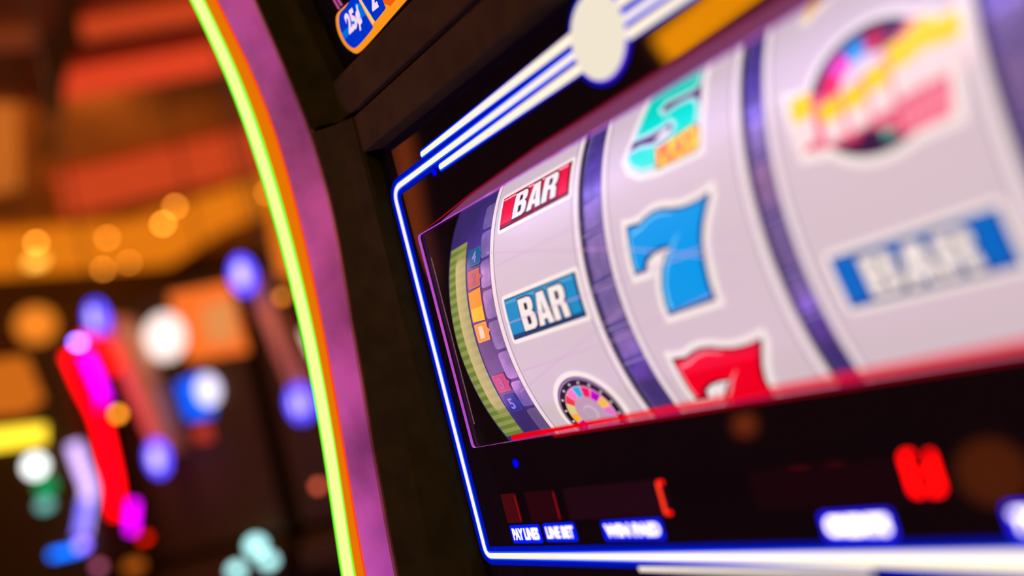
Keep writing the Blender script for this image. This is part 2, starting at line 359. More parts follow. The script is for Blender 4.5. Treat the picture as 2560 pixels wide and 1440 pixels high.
def sm(tab, z): return sum(curveY(tab, z+d) for d in (-.03, -.02, -.01, 0, .01, .02, .03))/7
ZS = [-.30+.02*i for i in range(48)]
def mir(x, s): return x if s < 0 else 2*MX-x
# door columns and upper door columns
def column(name, z0, z1, s):
    zs = [z0]+[z for z in ZS if z0+.004 < z < z1-.004]+[z1]; bm = bmesh.new(); rings = []
    up = name == 'upper_door_frame'
    for z in zs:
        y = sm(Y1, z); l = -.22*(z-.36) if up and z > .36 else (0 if not up else 0)
        sec = [(-.0075, .004+l), (-.0075, -.011+l), (-.0095, -.0135+l), (-.022, -.019+min(l, y*.6+.018)), (-.038, y+.0005), (-.0408, y+.004), (-.0408, .16), (-.0075, .16)]
        if up: sec = [(-.0245 if x == -.0075 else (-.0260 if x == -.0095 else (-.031 if x == -.022 else x)), yy) for x, yy in sec]
        rings.append([(mir(x, s), yy, z) for x, yy in sec])
    loft(bm, rings); return mobj(name, bm, bezel_m)
column('door_frame', -.10, .3285, -1); column('door_frame', -.10, .3285, 1)
column('upper_door_frame', .3325, .62, -1); column('upper_door_frame', .3325, .62, 1)
mbox('door_rail', (-.0075, -.0125, .3005), (2*MX+.0075, .16, .3285), bezel_m, bevel=.001)
# upper door sill (slanting with the overhang)
bm = bmesh.new()
loft(bm, [[(x, y, z) for y, z in ((.16, .3325), (-.0125, .3325), (-.0125, .360), (-.0115, .3645), (.0, .3680), (.16, .3680))] for x in (-.0265, 2*MX+.0245)])
mobj('upper_door_rail', bm, bezel_m, bevel=.0012)
mbox('seam_gap', (-.039, -.008, .328), (2*MX+.039, .15, .332), bezel_dark)
# side trims: mauve metal, copper edge, light tube
for s in (-1, 1):
    bm = bmesh.new(); rings = []
    for z in ZS:
        a, b = sm(Y1, z), sm(Y2, z)
        rings.append([(mir(x, s), y, z) for x, y in ((-.0412, a+.0006), (-.0424, a-.0008), (-.0700, b-.0008), (-.0714, b+.0006), (-.0714, .3), (-.0412, .3))])
    loft(bm, rings); mobj('side_trim', bm, trim_m, smooth=False)
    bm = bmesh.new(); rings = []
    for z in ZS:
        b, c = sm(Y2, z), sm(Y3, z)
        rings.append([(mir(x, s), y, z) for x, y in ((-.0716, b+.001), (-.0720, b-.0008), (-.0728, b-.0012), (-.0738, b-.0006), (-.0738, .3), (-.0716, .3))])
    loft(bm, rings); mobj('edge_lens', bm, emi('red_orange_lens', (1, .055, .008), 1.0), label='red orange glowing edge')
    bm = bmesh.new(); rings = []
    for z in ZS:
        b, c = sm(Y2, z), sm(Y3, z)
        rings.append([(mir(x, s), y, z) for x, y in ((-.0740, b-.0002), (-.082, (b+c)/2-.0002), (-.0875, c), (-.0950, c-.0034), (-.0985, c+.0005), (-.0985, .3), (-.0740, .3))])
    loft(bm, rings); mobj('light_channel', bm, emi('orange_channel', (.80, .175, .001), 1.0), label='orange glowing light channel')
    bm = bmesh.new(); P = [(mir(-.0880, s), sm(Y3, z)-.0010, z) for z in ZS]; tube(bm, P, .0058, 14)
    mobj('light_tube', bm, emi('green_tube_shell', (.16, 1.0, .02), 1.05), label='curved green light tube', smooth=True)
    bm = bmesh.new(); P = [(mir(-.0853, s), sm(Y3, z)-.0027, z) for z in ZS]; tube(bm, P, .0040, 12)
    mobj('light_tube_core', bm, emi('yellow_green_core', (.80, 1.0, .28), 1.15), label='pale yellow green core of the tube', smooth=True)
# cabinet behind and below
bm = bmesh.new()
loft(bm, [[(x, y, z) for y, z in ((.30, FLOOR), (.0, FLOOR), (.0, -.34), (-.20, -.30), (-.21, -.22), (-.06, -.16), (-.02, -.10), (.30, -.10))] for x in (-.095, 2*MX+.095)])
mobj('cabinet', bm, bezel_m, bevel=.006)
mbox('back_shell', (-.085, .30, FLOOR), (2*MX+.085, .62, .66), bezel_m, bevel=.01)
mbox('top_cap', (-.095, -.10, .655), (2*MX+.095, .30, .68), bezel_m, bevel=.004)
for i in range(6):
    bm = bmesh.new(); bmesh.ops.create_cone(bm, cap_ends=True, segments=24, radius1=.022, radius2=.019, depth=.014, matrix=Matrix.Translation((.02+i*.08, -.14, -.185)))
    mobj('button', bm, emi('button_light', (.9, .75, .5), .6), label='round lit play button')
# ---------------------------------------------------------------- front glass panel with the reel window cut out
WX0, WX1, WZ0, WZ1 = .0150, 2*MX-.0150, .0742, .2283
sh = Sheet()
sh.poly([[(-.0078, -.10), (2*MX+.0078, -.10), (2*MX+.0078, .3010), (-.0078, .3010)], rrect(WX0, WZ0, WX1, WZ1, .003)[::-1]], black_gloss, 0)
sh.build('display_glass', lambda x, y, l: Vector((x, 0, y))+off, T)
# reveal behind the opening
bm = bmesh.new(); loop = rrect(WX0, WZ0, WX1, WZ1, .003)
loft(bm, [[(x, .0, z) for x, z in loop], [(x, .0022, z) for x, z in loop]], caps=False)
mobj('window_edge', bm, pbr('violet_edge', (.45, .12, .6), .25, .3, emit=(.35, .05, .5), es=.9), label='thin violet edge of the reel window')
# inner box around the reels
bm = bmesh.new(); X0, X1 = -.004, 2*MX+.004
for q in ([(X0, .006, .26), (X0, .20, .26), (X0, .20, .045), (X0, .006, .045)], [(X1, .006, .26), (X1, .20, .26), (X1, .20, .045), (X1, .006, .045)]):
    bm.faces.new([bm.verts.new(p) for p in q])
for z in (.26, .045): bm.faces.new([bm.verts.new(p) for p in ((X0, .006, z), (X1, .006, z), (X1, .2, z), (X0, .2, z))])
bm.faces.new([bm.verts.new(p) for p in ((X0, .2, .045), (X1, .2, .045), (X1, .2, .26), (X0, .2, .26))])
mobj('reel_housing', bm, pbr('dark_housing', (.05, .02, .016), .5))
# clear pane
gm = bpy.data.materials.new('clear_glass'); gm.use_nodes = True; nt = gm.node_tree; nt.nodes.remove(nt.nodes['Principled BSDF'])
tr = nt.nodes.new('ShaderNodeBsdfTransparent'); gl = nt.nodes.new('ShaderNodeBsdfGlossy'); gl.inputs['Roughness'].default_value = .02
mx = nt.nodes.new('ShaderNodeMixShader'); lw = nt.nodes.new('ShaderNodeFresnel'); lw.inputs[0].default_value = 1.35
nt.links.new(lw.outputs[0], mx.inputs[0]); nt.links.new(tr.outputs[0], mx.inputs[1]); nt.links.new(gl.outputs[0], mx.inputs[2]); nt.links.new(mx.outputs[0], nt.nodes['Material Output'].inputs[0])
sh = Sheet(); sh.poly(rrect(WX0, WZ0, WX1, WZ1, .003), gm, 0); sh.build('window_pane', lambda x, y, l: Vector((x, .003, y))+off, T)
# red lit lip under and mauve lip above the reels
redlip = emi('red_lip_light', (1, .0, .008), .9)
mbox('red_light_bar', (.058, .0035, .0745), (WX1, .0055, .0775), redlip, label='red glowing bar under the reels')
mbox('red_light_bar', (.105, .0, .0722), (WX1, .0, .0742), emi('dark_red_lip', (.55, 0, .005), .8), label='dim red bar under the reels')
bm = bmesh.new(); loft(bm, [[(.050, y, .2283), (.16, y, .2283), (WX1, y, .2283), (WX1, y, .2372), (.16, y, .2364), (.09, y, .2330)] for y in (-.0002, -.0012)])
mobj('upper_lip', bm, pbr('mauve_lip', (.12, .06, .09), .6, .0, emit=(.20, .045, .11), es=.55, spec=.1), label='mauve strip above the reels')  # light from the reels on this lip is put in as a low glow
bm = bmesh.new(); loft(bm, [[(.030, y, .2290), (.09, y, .2330), (.16, y, .2364), (WX1, y, .2370), (WX1, y, .2384), (.16, y, .2378), (.09, y, .2344)] for y in (-.0002, -.0014)])
mobj('upper_lip_edge', bm, emi('red_lip_edge', (.22, .004, .02)), label='red edge of the mauve strip')
# ---------------------------------------------------------------- reels
RR, RY, RZC = .1525, .1645, .150
def cyl(x, s, l=0.):
    a = s/RR; r = RR+l*.00022
    return Vector((x, RY-r*math.cos(a), RZC+r*math.sin(a)))+off
CUT = (-.115, .115, .0046)
SX = 1.0
white = printed('reel_white_film', (228, 206, 217), .82, .28)
halo = printed('bright_film', (250, 236, 232), .95, .25)
line_g = printed('grey_line', (120, 105, 130), .6)
dkblue = printed('navy_line', (38, 20, 55), .5)
edgew = printed('edge_strip_film', (246, 226, 232), .92, .25)
def reel(x0, x1, label):
    sh = Sheet(); sh.poly([(x0, -.112), (x1, -.112), (x1, .112), (x0, .112)], white, 0)
    sh.poly([(x0, -.112), (x0+.0042, -.112), (x0+.0042, .112), (x0, .112)], edgew, 1)
    sh.poly([(x1-.0055, -.112), (x1, -.112), (x1, .112), (x1-.0055, .112)], edgew, 1)
    for x in (x0+.0046, x1-.0062): sh.poly([(x, -.112), (x+.0006, -.112), (x+.0006, .112), (x, .112)], line_g, 2)
    sh.poly([(x0-.0002, -.112), (x0+.0006, -.112), (x0+.0006, .112), (x0-.0002, .112)], line_g, 2)
    sh.poly([(x1-.0007, -.112), (x1+.0002, -.112), (x1+.0002, .112), (x1-.0007, .112)], line_g, 2)
    o = sh.build('reel', cyl, T, CUT, label)
    for p in o.data.polygons: p.use_smooth = True
    return o
R1 = reel(.0655, .1585, 'left white reel'); R_2 = reel(.1785, .2795, 'middle white reel'); R3 = reel(.2925, .3905, 'right white reel')
# block letters on a unit cell
def LB(): return [[(0,0),(.74,0),(.95,.08),(1,.22),(1,.38),(.93,.5),(.80,.54),(.93,.60),(.98,.70),(.98,.84),(.90,.96),(.70,1),(0,1)],
                  [(.38,.16),(.38,.43),(.58,.43),(.63,.38),(.63,.21),(.58,.16)], [(.38,.62),(.38,.84),(.57,.84),(.61,.79),(.61,.67),(.57,.62)]]
def LA(): return [[(0,0),(.36,0),(.40,.17),(.62,.17),(.66,0),(1.02,0),(.76,1),(.27,1)], [(.44,.34),(.51,.74),(.58,.34)]]
def LR(): return [[(0,0),(.38,0),(.38,.42),(.50,.42),(.60,.36),(.63,0),(1.0,0),(.98,.36),(.84,.49),(.97,.58),(1,.72),(.98,.88),(.86,.98),(.70,1),(0,1)],
                  [(.38,.58),(.38,.84),(.57,.84),(.62,.78),(.62,.64),(.57,.58)]]
def bar(parent, x0, x1, s0, s1, main, dark, light, lab, lx0=.20, lx1=.84, shear=.0):
    sh = Sheet(); W, H = x1-x0, s1-s0
    sh.poly(rrect(x0-.0035, s0-.0035, x1+.0035, s1+.0035, .003), halo, 3)
    sh.poly(rrect(x0-.0008, s0-.0008, x1+.0008, s1+.0008, .0006), dkblue, 4)
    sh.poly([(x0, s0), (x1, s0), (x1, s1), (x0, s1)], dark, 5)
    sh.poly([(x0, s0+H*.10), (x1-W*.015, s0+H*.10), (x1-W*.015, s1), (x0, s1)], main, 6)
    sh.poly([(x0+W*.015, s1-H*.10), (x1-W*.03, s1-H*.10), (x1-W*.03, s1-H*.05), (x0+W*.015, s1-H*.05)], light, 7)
    a, b = x0+W*lx0, x0+W*lx1; cw = (b-a)/3.18; h = H*.80; y = s0+H*.09
    for i, L in enumerate((LB(), LA(), LR())):
        xx = a+i*cw*1.09
        xf = lambda p: (xx+p[0]*cw+p[1]*h*shear, y+p[1]*h)
        sh.poly(offset2([xf(p) for p in L[0]], .0011), dkblue, 8+i*.1)
        sh.poly([[xf(p) for p in l] if k == 0 else [xf(p) for p in l] for k, l in enumerate(L)], halo, 9)
        for l in L[1:]: pass
    return sh.build('bar_symbol', cyl, parent, CUT, lab)
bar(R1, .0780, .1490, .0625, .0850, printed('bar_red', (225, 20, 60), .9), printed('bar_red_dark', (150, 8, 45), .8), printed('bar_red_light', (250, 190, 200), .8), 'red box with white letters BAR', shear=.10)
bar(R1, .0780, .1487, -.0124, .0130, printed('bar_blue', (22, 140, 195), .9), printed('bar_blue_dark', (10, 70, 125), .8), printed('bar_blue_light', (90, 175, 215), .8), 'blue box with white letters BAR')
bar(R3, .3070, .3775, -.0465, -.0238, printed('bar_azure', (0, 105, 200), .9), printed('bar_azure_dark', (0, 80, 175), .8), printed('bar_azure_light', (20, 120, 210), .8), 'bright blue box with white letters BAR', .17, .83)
# the sevens
SEV = [(.1963, .0268), (.1985, .0262), (.2035, .0262), (.2050, .0252), (.2100, .0272), (.2170, .0288), (.2240, .0282), (.2300, .0262), (.2370, .0246), (.2440, .0244), (.2500, .0250), (.2555, .0262),
       (.2555, .0240), (.2520, .0180), (.2480, .0110), (.2450, .0035), (.2430, -.0070), (.2415, -.0170), (.2412, -.0262), (.2080, -.0270), (.2082, -.0200), (.2100, -.0110), (.2140, -.0020), (.2200, .0045), (.2240, .0062),
       (.2180, .0070), (.2110, .0060), (.2060, .0035), (.2045, -.0012), (.1950, -.0010), (.1948, .0080), (.1955, .0180)]
def seven(s0, main, light, dark, lab):
    P = [(x, s+s0) for x, s in SEV]; sh = Sheet()
    sh.poly(offset2(P, .0036), halo, 3); sh.poly(P, dkblue, 4)
    sh.poly(offset2(P, -.0013), dark, 5); sh.poly(offset2([(x-.0003, s+.0004) for x, s in P], -.0020), main, 6)
    hl = [(.2000, .0215), (.2060, .0222), (.2130, .0250), (.2200, .0262), (.2300, .0238), (.2300, .0230), (.2200, .0250), (.2130, .0238), (.2060, .0208), (.2000, .0200)]
    sh.poly([(x, s+s0) for x, s in hl], light, 7)
    hl = [(.2112, -.0240), (.2112, -.0180), (.2130, -.0100), (.2180, -.0010), (.2260, .0080), (.2330, .0130), (.2270, .0072), (.2195, -.0015), (.2145, -.0100), (.2128, -.0180), (.2128, -.0240)]
    sh.poly([(x, s+s0) for x, s in hl], light, 7)
    hl = [(.1975, .0200), (.1985, .0200), (.1978, .0100), (.1980, .0010), (.1968, .0010), (.1966, .0100)]
    sh.poly([(x, s+s0) for x, s in hl], light, 7)
    return sh.build('seven_symbol', cyl, R_2, CUT, lab)
seven(0, printed('seven_blue', (0, 150, 228), .95), printed('seven_blue_light', (120, 205, 240), .9), printed('seven_blue_dark', (0, 85, 165), .8), 'blue number 7')
seven(-.0762, printed('seven_red', (240, 0, 35), .95), printed('seven_red_light', (250, 150, 165), .9), printed('seven_red_dark', (150, 0, 40), .8), 'red number 7')
# the turquoise 5
FIVE = [(.2157, .1035), (.2541, .1032), (.2532, .0885), (.2490, .0862), (.2285, .0880), (.2262, .0858), (.2285, .0828), (.2380, .0842), (.2462, .0838), (.2520, .0800), (.2540, .0740), (.2529, .0640), (.2470, .0565), (.2370, .0512),
        (.2244, .0498), (.2110, .0522), (.2030, .0580), (.1996, .0650), (.2030, .0690), (.2120, .0690), (.2213, .0662), (.2262, .0650), (.2325, .0662), (.2350, .0705), (.2325, .0738), (.2270, .0722), (.2180, .0722), (.2045, .0735)]
teal, tealL = printed('five_turquoise', (0, 212, 186), .95), printed('five_pale', (168, 222, 212), .9)
sh = Sheet(); HUL = [(.2157, .1035), (.2541, .1032), (.2535, .0885), (.2540, .0740), (.2530, .0640), (.2520, .0500), (.2244, .0498), (.2110, .0522), (.2030, .0580), (.1996, .0650), (.2045, .0735)]
sh.poly(offset2(HUL, .0040), halo, 3); sh.poly(offset2(HUL, .0002), printed('five_plum', (105, 50, 120), .7), 3.6); sh.poly([(.2210, .0672), (.2262, .0664), (.2312, .0672), (.2330, .0700), (.2305, .0716), (.2260, .0705)], halo, 3.9)
sh.poly(offset2([p for p in FIVE], .0), tealL, 5); sh.poly(offset2(FIVE, -.0027), teal, 6)
LBL = [(.2232, .0612), (.2510, .0640), (.2535, .0600), (.2528, .0520), (.2500, .0498), (.2240, .0500)]
sh.poly(offset2(LBL, .0008), printed('label_brown', (90, 40, 40), .6), 7); sh.poly(LBL, printed('label_yellow', (245, 200, 10), .95), 8)
sh.text('PLAY', printed('label_orange', (238, 100, 40), .95), 9, .2245, .0508, .0265, .0108, .05, .1)
sh.build('five_symbol', cyl, R_2, CUT, 'turquoise number 5 with a small yellow label')
# prize wheels
WC = [(240, 60, 70), (245, 120, 190), (0, 175, 215), (240, 0, 85), (190, 0, 190), (250, 195, 70), (235, 120, 205), (0, 185, 205), (235, 130, 215), (235, 60, 90), (240, 130, 210), (0, 180, 215), (190, 0, 190), (252, 185, 60), (222, 215, 130)]
def wheelprint(sh, cx, cs, r, lay):
    Cc = lambda f: circle(cx, cs, r*f)
    sh.poly(Cc(1.14), halo, lay); sh.poly(Cc(1.0), dkblue, lay+1); sh.poly(Cc(.965), printed('wheel_rim_lilac', (205, 160, 215), .7), lay+1.5); sh.poly(Cc(.93), printed('wheel_rim_dark', (35, 22, 30), .6), lay+2)
    for k in range(16):
        a = 2*math.pi*(k+.5)/16; sh.poly(circle(cx+math.cos(a)*r*.84, cs+math.sin(a)*r*.84, r*.032, 10), halo, lay+3)
    sh.poly(Cc(.76), printed('wheel_pale', (245, 185, 225), .8), lay+3)
    n = len(WC)
    for k in range(n):
        a0 = 150-k*360/n; sh.poly(sector(cx, cs, r*.45, r*.74, a0-360/n+1.2, a0-1.2), printed('wheel_seg_%d' % k, WC[k], .9), lay+4)
    sh.poly(Cc(.47), printed('wheel_hub', (215, 180, 210), .7), lay+5); sh.poly(Cc(.21), printed('wheel_hub_line', (232, 205, 228), .8), lay+6); sh.poly(Cc(.19), printed('wheel_hub_in', (212, 185, 212), .7), lay+7)
sh = Sheet(); wheelprint(sh, .1136, -.0716, .0258, 3); sh.build('wheel_symbol', cyl, R1, CUT, 'round prize wheel with coloured segments')
# right reel: wheel behind a banner of letters
sh = Sheet(); cx, cs = .3455, .0405; r = .0292
BN = [(.3072, .0512), (.3205, .0480), (.3290, .0425), (.3400, .0445), (.3500, .0480), (.3600, .0560), (.3660, .0610), (.3710, .0590), (.3760, .0530), (.3830, .0540), (.3815, .0400), (.3770, .0310), (.3745, .0150), (.3545, .0142), (.3500, .0200),
      (.3400, .0235), (.3300, .0210), (.3110, .0240)]
sh.poly(offset2(BN, .0042), halo, 3); sh.poly(circle(cx, cs, r*1.13), halo, 3.2)
sh.poly(circle(cx, cs, r), printed('logo_rim', (52, 28, 72), .6), 4)
cols = [(90, 15, 60), (180, 0, 60), (0, 140, 210), (235, 50, 175), (230, 0, 90), (185, 215, 130), (250, 195, 60), (200, 20, 90), (60, 20, 70), (90, 190, 170), (0, 150, 215), (30, 40, 130), (60, 50, 150), (90, 30, 110)]
for k in range(14): sh.poly(sector(cx, cs, r*.5, r*.82, 40+k*360/14, 40+(k+1)*360/14-1), printed('logo_seg_%d' % k, cols[k], .9), 5)
sh.poly(circle(cx, cs, r*.5), printed('logo_hub', (228, 212, 228), .75), 6)
sh.poly(BN, printed('banner_crimson', (232, 95, 130), .8), 7)
up = printed('letter_yellow', (253, 200, 25), .98); lo = printed('letter_cream', (250, 222, 222), .85)
xs = [.3080, .3215, .3330, .3440, .3550, .3650, .3745]; bs = [.0262, .0235, .0240, .0262, .0290, .0300, .0305]; hs = [.0238, .0180, .0190, .0208, .0245, .0275, .0240]
for x, b, h in zip(xs, bs, hs):
    wl = .0102
    sh.poly([(x+.0006, b), (x+wl, b+.0010), (x+wl-.0002, b+h*.56), (x, b+h*.52)], lo, 8)
    sh.poly([(x, b+h*.5), (x+wl, b+h*.54), (x+wl-.0006, b+h+.001), (x-.0006, b+h)], up, 8)
for i in range(5):
    x = .3560+i*.0040; sh.poly([(x, .0158), (x+.0022, .0160), (x+.0020, .0260+i*.0008), (x-.0004, .0250+i*.0008)], printed('small_letter_pink', (250, 150, 170), .85), 8)
sh.build('logo_symbol', cyl, R3, CUT, 'colourful wheel emblem behind a yellow and pink letter banner')
sh = Sheet(); sh.poly([(.3125, .0905), (.3170, .0880), (.3200, .0912), (.3340, .0990), (.3340, .1060), (.3180, .1060)], halo, 3); sh.poly([(.3150, .0905), (.3172, .0903), (.3195, .0935), (.3330, .1010), (.3330, .1050), (.3180, .1050)], printed('corner_yellow', (245, 195, 45), .9), 4)
sh.build('symbol_tip', cyl, R3, CUT, 'yellow tip of a symbol above')
# dividers between the reels
navy = pbr('divider_navy', (.10, .07, .28), .35, .2, .4, 120, emit=(.055, .035, .20), es=.75)
plate = pbr('divider_plate', (.26, .2, .46), .3, .4, .3, 90, emit=(.16, .11, .30), es=.7)
seam = printed('divider_seam', (200, 180, 225), .7)
def divider(x0, x1, label):
    sh = Sheet(); sh.poly([(x0, -.112), (x1, -.112), (x1, .112), (x0, .112)], navy, -8)
    w_ = x1-x0
    for a, b in ((.034, .052), (.004, .031), (-.0225, .001), (-.044, -.0255)):
        sh.poly([(x0+w_*.12, a), (x1-w_*.12, a+.0015), (x1-w_*.12, b), (x0+w_*.12, b-.0015)], plate, -7)
    for s in (.0330, .0025, -.0240, -.0460): sh.poly([(x0, s-.0015), (x1, s), (x1, s+.0006), (x0, s-.0009)], seam, -6)
    return sh.build('reel_divider', cyl, T, CUT, label)
divider(.1590, .1780, 'dark blue strip between left and middle reel'); divider(.2800, .2920, 'dark blue strip between middle and right reel'); divider(.3912, .4100, 'dark blue strip right of the right reel')
# left column: green ribs, payline numbers, grey plates
sh = Sheet(); sh.poly([(.0100, -.105), (.0652, -.105), (.0652, .105), (.0100, .105)], pbr('column_navy', (.05, .03, .14), .4, .1, .4, 60, emit=(.045, .025, .15), es=.9), -8)
for i in range(9):
    a = .090-i*.0217; sh.poly(rrect(.0515, a-.019, .0645, a+.0005, .003, 3), plate, -7)
PC = sh.build('payline_column', cyl, T, CUT, 'dark blue curved column left of the reels')
sh = Sheet(); g1, g2 = pbr('rib_green', (.16, .22, .05), .5, emit=lin(112, 138, 62), es=.8), pbr('rib_olive', (.09, .11, .04), .5, emit=lin(160, 165, 90), es=.8)
for i in range(46):
    s = .064-i*.0032; e = .0105+.0005*abs(i-22)/8; f = min(.033, .036)
    if s < -.088: break
    sh.poly([(e, s), (f, s+.0010), (f, s+.0042), (e, s+.0032)], g1 if i % 2 else g2, -6)
sh.build('rib_panel', cyl, PC, CUT, 'yellow green ribbed strip')
def pl(n, x, s, rgb, k, nrgb):
    sh = Sheet(); sh.poly(rrect(x-.0072, s-.0065, x+.0072, s+.0065, .0012), printed('plate_edge_%s' % n, [min(255, c+25) for c in rgb], k*.8), -5)
    sh.poly(rrect(x-.0064, s-.0057, x+.0064, s+.0057, .001), printed('plate_%s' % n, rgb, k), -4)
    sh.poly([(x+.0064, s+.003), (x+.0098, s), (x+.0064, s-.003)], printed('plate_%s' % n, rgb, k), -4)
    sh.text(n, printed('plate_num_%s' % n, nrgb, .8), -3, x-.0026, s-.0042, .0052, .0084, .03)
    sh.build('payline_number', cyl, PC, CUT, 'number %s plate' % n)
pl('4', .0445, .0530, (20, 95, 140), .8, (150, 130, 200)); pl('2', .0435, .0370, (190, 95, 70), .8, (150, 90, 150))
pl('1', .0430, -.0010, (250, 140, 60), 1.0, (255, 220, 190)); pl('3', .0430, -.0385, (190, 60, 110), .8, (170, 90, 160)); pl('5', .0428, -.0545, (40, 50, 150), .8, (150, 130, 210))
sh = Sheet(); sh.poly([(.0355, .0075), (.0500, .0065), (.0500, .0295), (.0355, .0285)], printed('amber_block', (250, 140, 20), .95), -5)
sh.poly([(.0365, .0075), (.0500, .0065), (.0500, .0165), (.0365, .0165)], printed('yellow_block', (255, 180, 30), .95), -4); sh.build('amber_lamp', cyl, PC, CUT, 'amber glowing lamp block')
# etched paylines on the pane
bm = bmesh.new()
def gline(a, b, r=.00022):
    tube(bm, [plane_pt(a), plane_pt(b)], r, 6)
def plane_pt(p): return hit(p[0], p[1], (0, .002, 0), (0, 1, 0))
for a, b in (((1262, 812), (1560, 700)), ((1560, 700), (1900, 560)), ((1216, 632), (1560, 622)), ((1236, 668), (1452, 560)), ((1290, 932), (1545, 848)), ((1300, 980), (1560, 770)), ((1560, 622), (1880, 650)), ((1545, 848), (1860, 700))): gline(a, b)
mobj('payline_marks', bm, pbr('etched_line', (.6, .5, .62), .4, emit=(.55, .42, .55), es=.5), label='fine etched payline marks')
# ---------------------------------------------------------------- neon artwork on the glass
core = emi('neon_core', (1.12, .96, .72)); blueE = emi('neon_blue_edge', (.01, .10, 1.5)); wideB = emi('neon_blue_glow_print', (.0, .006, .42)); violetE = emi('neon_violet_edge', (.14, .015, .75))
def strip(pts, w0, w1=None):
    P = [Vector(p) for p in pts]; n = len(P); L, Rr = [], []
    for i, p in enumerate(P):
        a = (P[i]-P[i-1]).normalized() if i else (P[1]-P[0]).normalized(); b = (P[i+1]-P[i]).normalized() if i < n-1 else a
        t = (a+b).normalized(); nn = Vector((-t.y, t.x)); k = 1/max(.5, nn.dot(Vector((-a.y, a.x)))); wd = (w0+((w1 or w0)-w0)*i/(n-1))/2*k
        L.append(tuple(p+nn*wd)); Rr.append(tuple(p-nn*wd))
    return L+Rr[::-1]
def fillet(p, q, r, rad, n=6):
    p, q, r = Vector(p), Vector(q), Vector(r); a = q+(p-q).normalized()*rad; b = q+(r-q).normalized()*rad
    return [tuple(a*(1-t)**2+q*2*t*(1-t)+b*t*t) for t in [k/n for k in range(n+1)]]
XR = 2*MX
TL, BL, BR, TR = (.0008, .2672), (0, -.0002), (XR, -.0005), (XR-.0008, .2672)
mid_l = [(.2085, .2715)]+fillet((.2085, .2715), (.0035, .2680), BL, .0001, 1)[:0]+fillet((.2, .2713), (.0008, .2678), BL, .010)+fillet(TL, BL, BR, .006)+[(.05, -.0003), (.1, -.0004), (.2, -.0005), (.3, -.0006), (.4, -.0006)]+fillet(BL, BR, TR, .006)+fillet(BR, (XR-.0008, .2678), (.26, .2713), .010)+[(.245, .2715)]
flatY = lambda x, y, l: Vector((x, -.0003-l*.00018, y))+off
def art(name, items, label):
    sh = Sheet()
    for loop, m, lay in items: sh.poly(loop, m, lay)
    return sh.build(name, flatY, T, None, label)
def pill(p, q, w): 
    p, q = Vector(p), Vector(q); t = (q-p).normalized(); n = Vector((-t.y, t.x)); a0 = math.atan2(n.y, n.x); out = []
    for k in range(9): a = a0+math.pi*k/8; out.append(tuple(p+Vector((math.cos(a), math.sin(a)))*w/2))
    for k in range(9): a = a0+math.pi+math.pi*k/8; out.append(tuple(q+Vector((math.cos(a), math.sin(a)))*w/2))
    return out
def neonline(name, pts, w, label): art(name, [(strip(pts, w*3.4), wideB, 0), (strip(pts, w*1.55), blueE, 1), (strip(pts, w), core, 2)], label)
neonline('neon_outline', mid_l, .0038, 'white neon outline with blue edges')
for s in (-1, 1):
    for a, b in (((.0475, .2772), (.2110, .2804)), ((.0645, .2617), (.2110, .2632))):
        a = (mir(a[0], s), a[1]); b = (mir(b[0], s), b[1])
        art('neon_bar', [(pill(a, b, .0075), wideB, 0), (pill(a, b, .0056), blueE, 3), (pill(a, b, .0036), core, 4), (strip([a, b], .0036, .0056), core, 4.2)], 'straight white neon bar with blue edge')
art('neon_disc', [(circle(.2272, .2722, .0225, 48, .0262), wideB, 0), (circle(.2272, .2722, .0203, 48, .0242), violetE, .8), (circle(.2272, .2722, .0193, 48, .0231), glow('cream_disc', (242, 230, 208)), 6)], 'solid white glowing disc in the neon bars')
bd = emi('pure_blue_dot', (.0, .0, 1.2))
for p in ((1087, 430), (1290, 1158)):
    q = hit(*p, (0, 0, 0), (0, 1, 0)); art('blue_lamp', [(circle(q.x, q.z, .0032, 16), emi('blue_dot_edge', (0, 0, .5)), 0), (circle(q.x, q.z, .0023, 16), bd, 1)], 'tiny blue indicator lamp')
# lettering below the reels
lt = emi('legend_white', (1.6, 1.4, 1.02)); lb = emi('legend_blue', (.0, .012, 1.0)); lt2 = emi('legend_white_bright', (3.0, 2.6, 1.75)); lb2 = emi('legend_blue_bright', (.03, .02, 1.6))
def legend(txt, x0, x1, z0, z1, w, b, label, bold=.045):
    sh = Sheet(); sh.poly(rrect(x0-.0022, z0-.0022, x1+.0022, z1+.0020, .0016), b, 0)
    sh.text(txt, w, 2, x0, z0, x1-x0, z1-z0, bold); sh.build('legend', flatY, T, None, label)
legend('PAY LINES', .0375, .0655, .0102, .0180, lt, lb, 'glowing legend PAY LINES'); legend('LINE BET', .0735, .1000, .0108, .0182, lt, lb, 'glowing legend LINE BET')
legend('WIN PAID', .1285, .1725, .0108, .0182, lt, lb, 'glowing legend WIN PAID', .06); legend('CREDITS', .2745, .3040, .0095, .0172, lt2, lb2, 'glowing blurred legend CREDITS', .07); legend('TOTAL BET', .3540, .3960, .0095, .0172, lt2, lb2, 'glowing blurred legend TOTAL BET', .07)
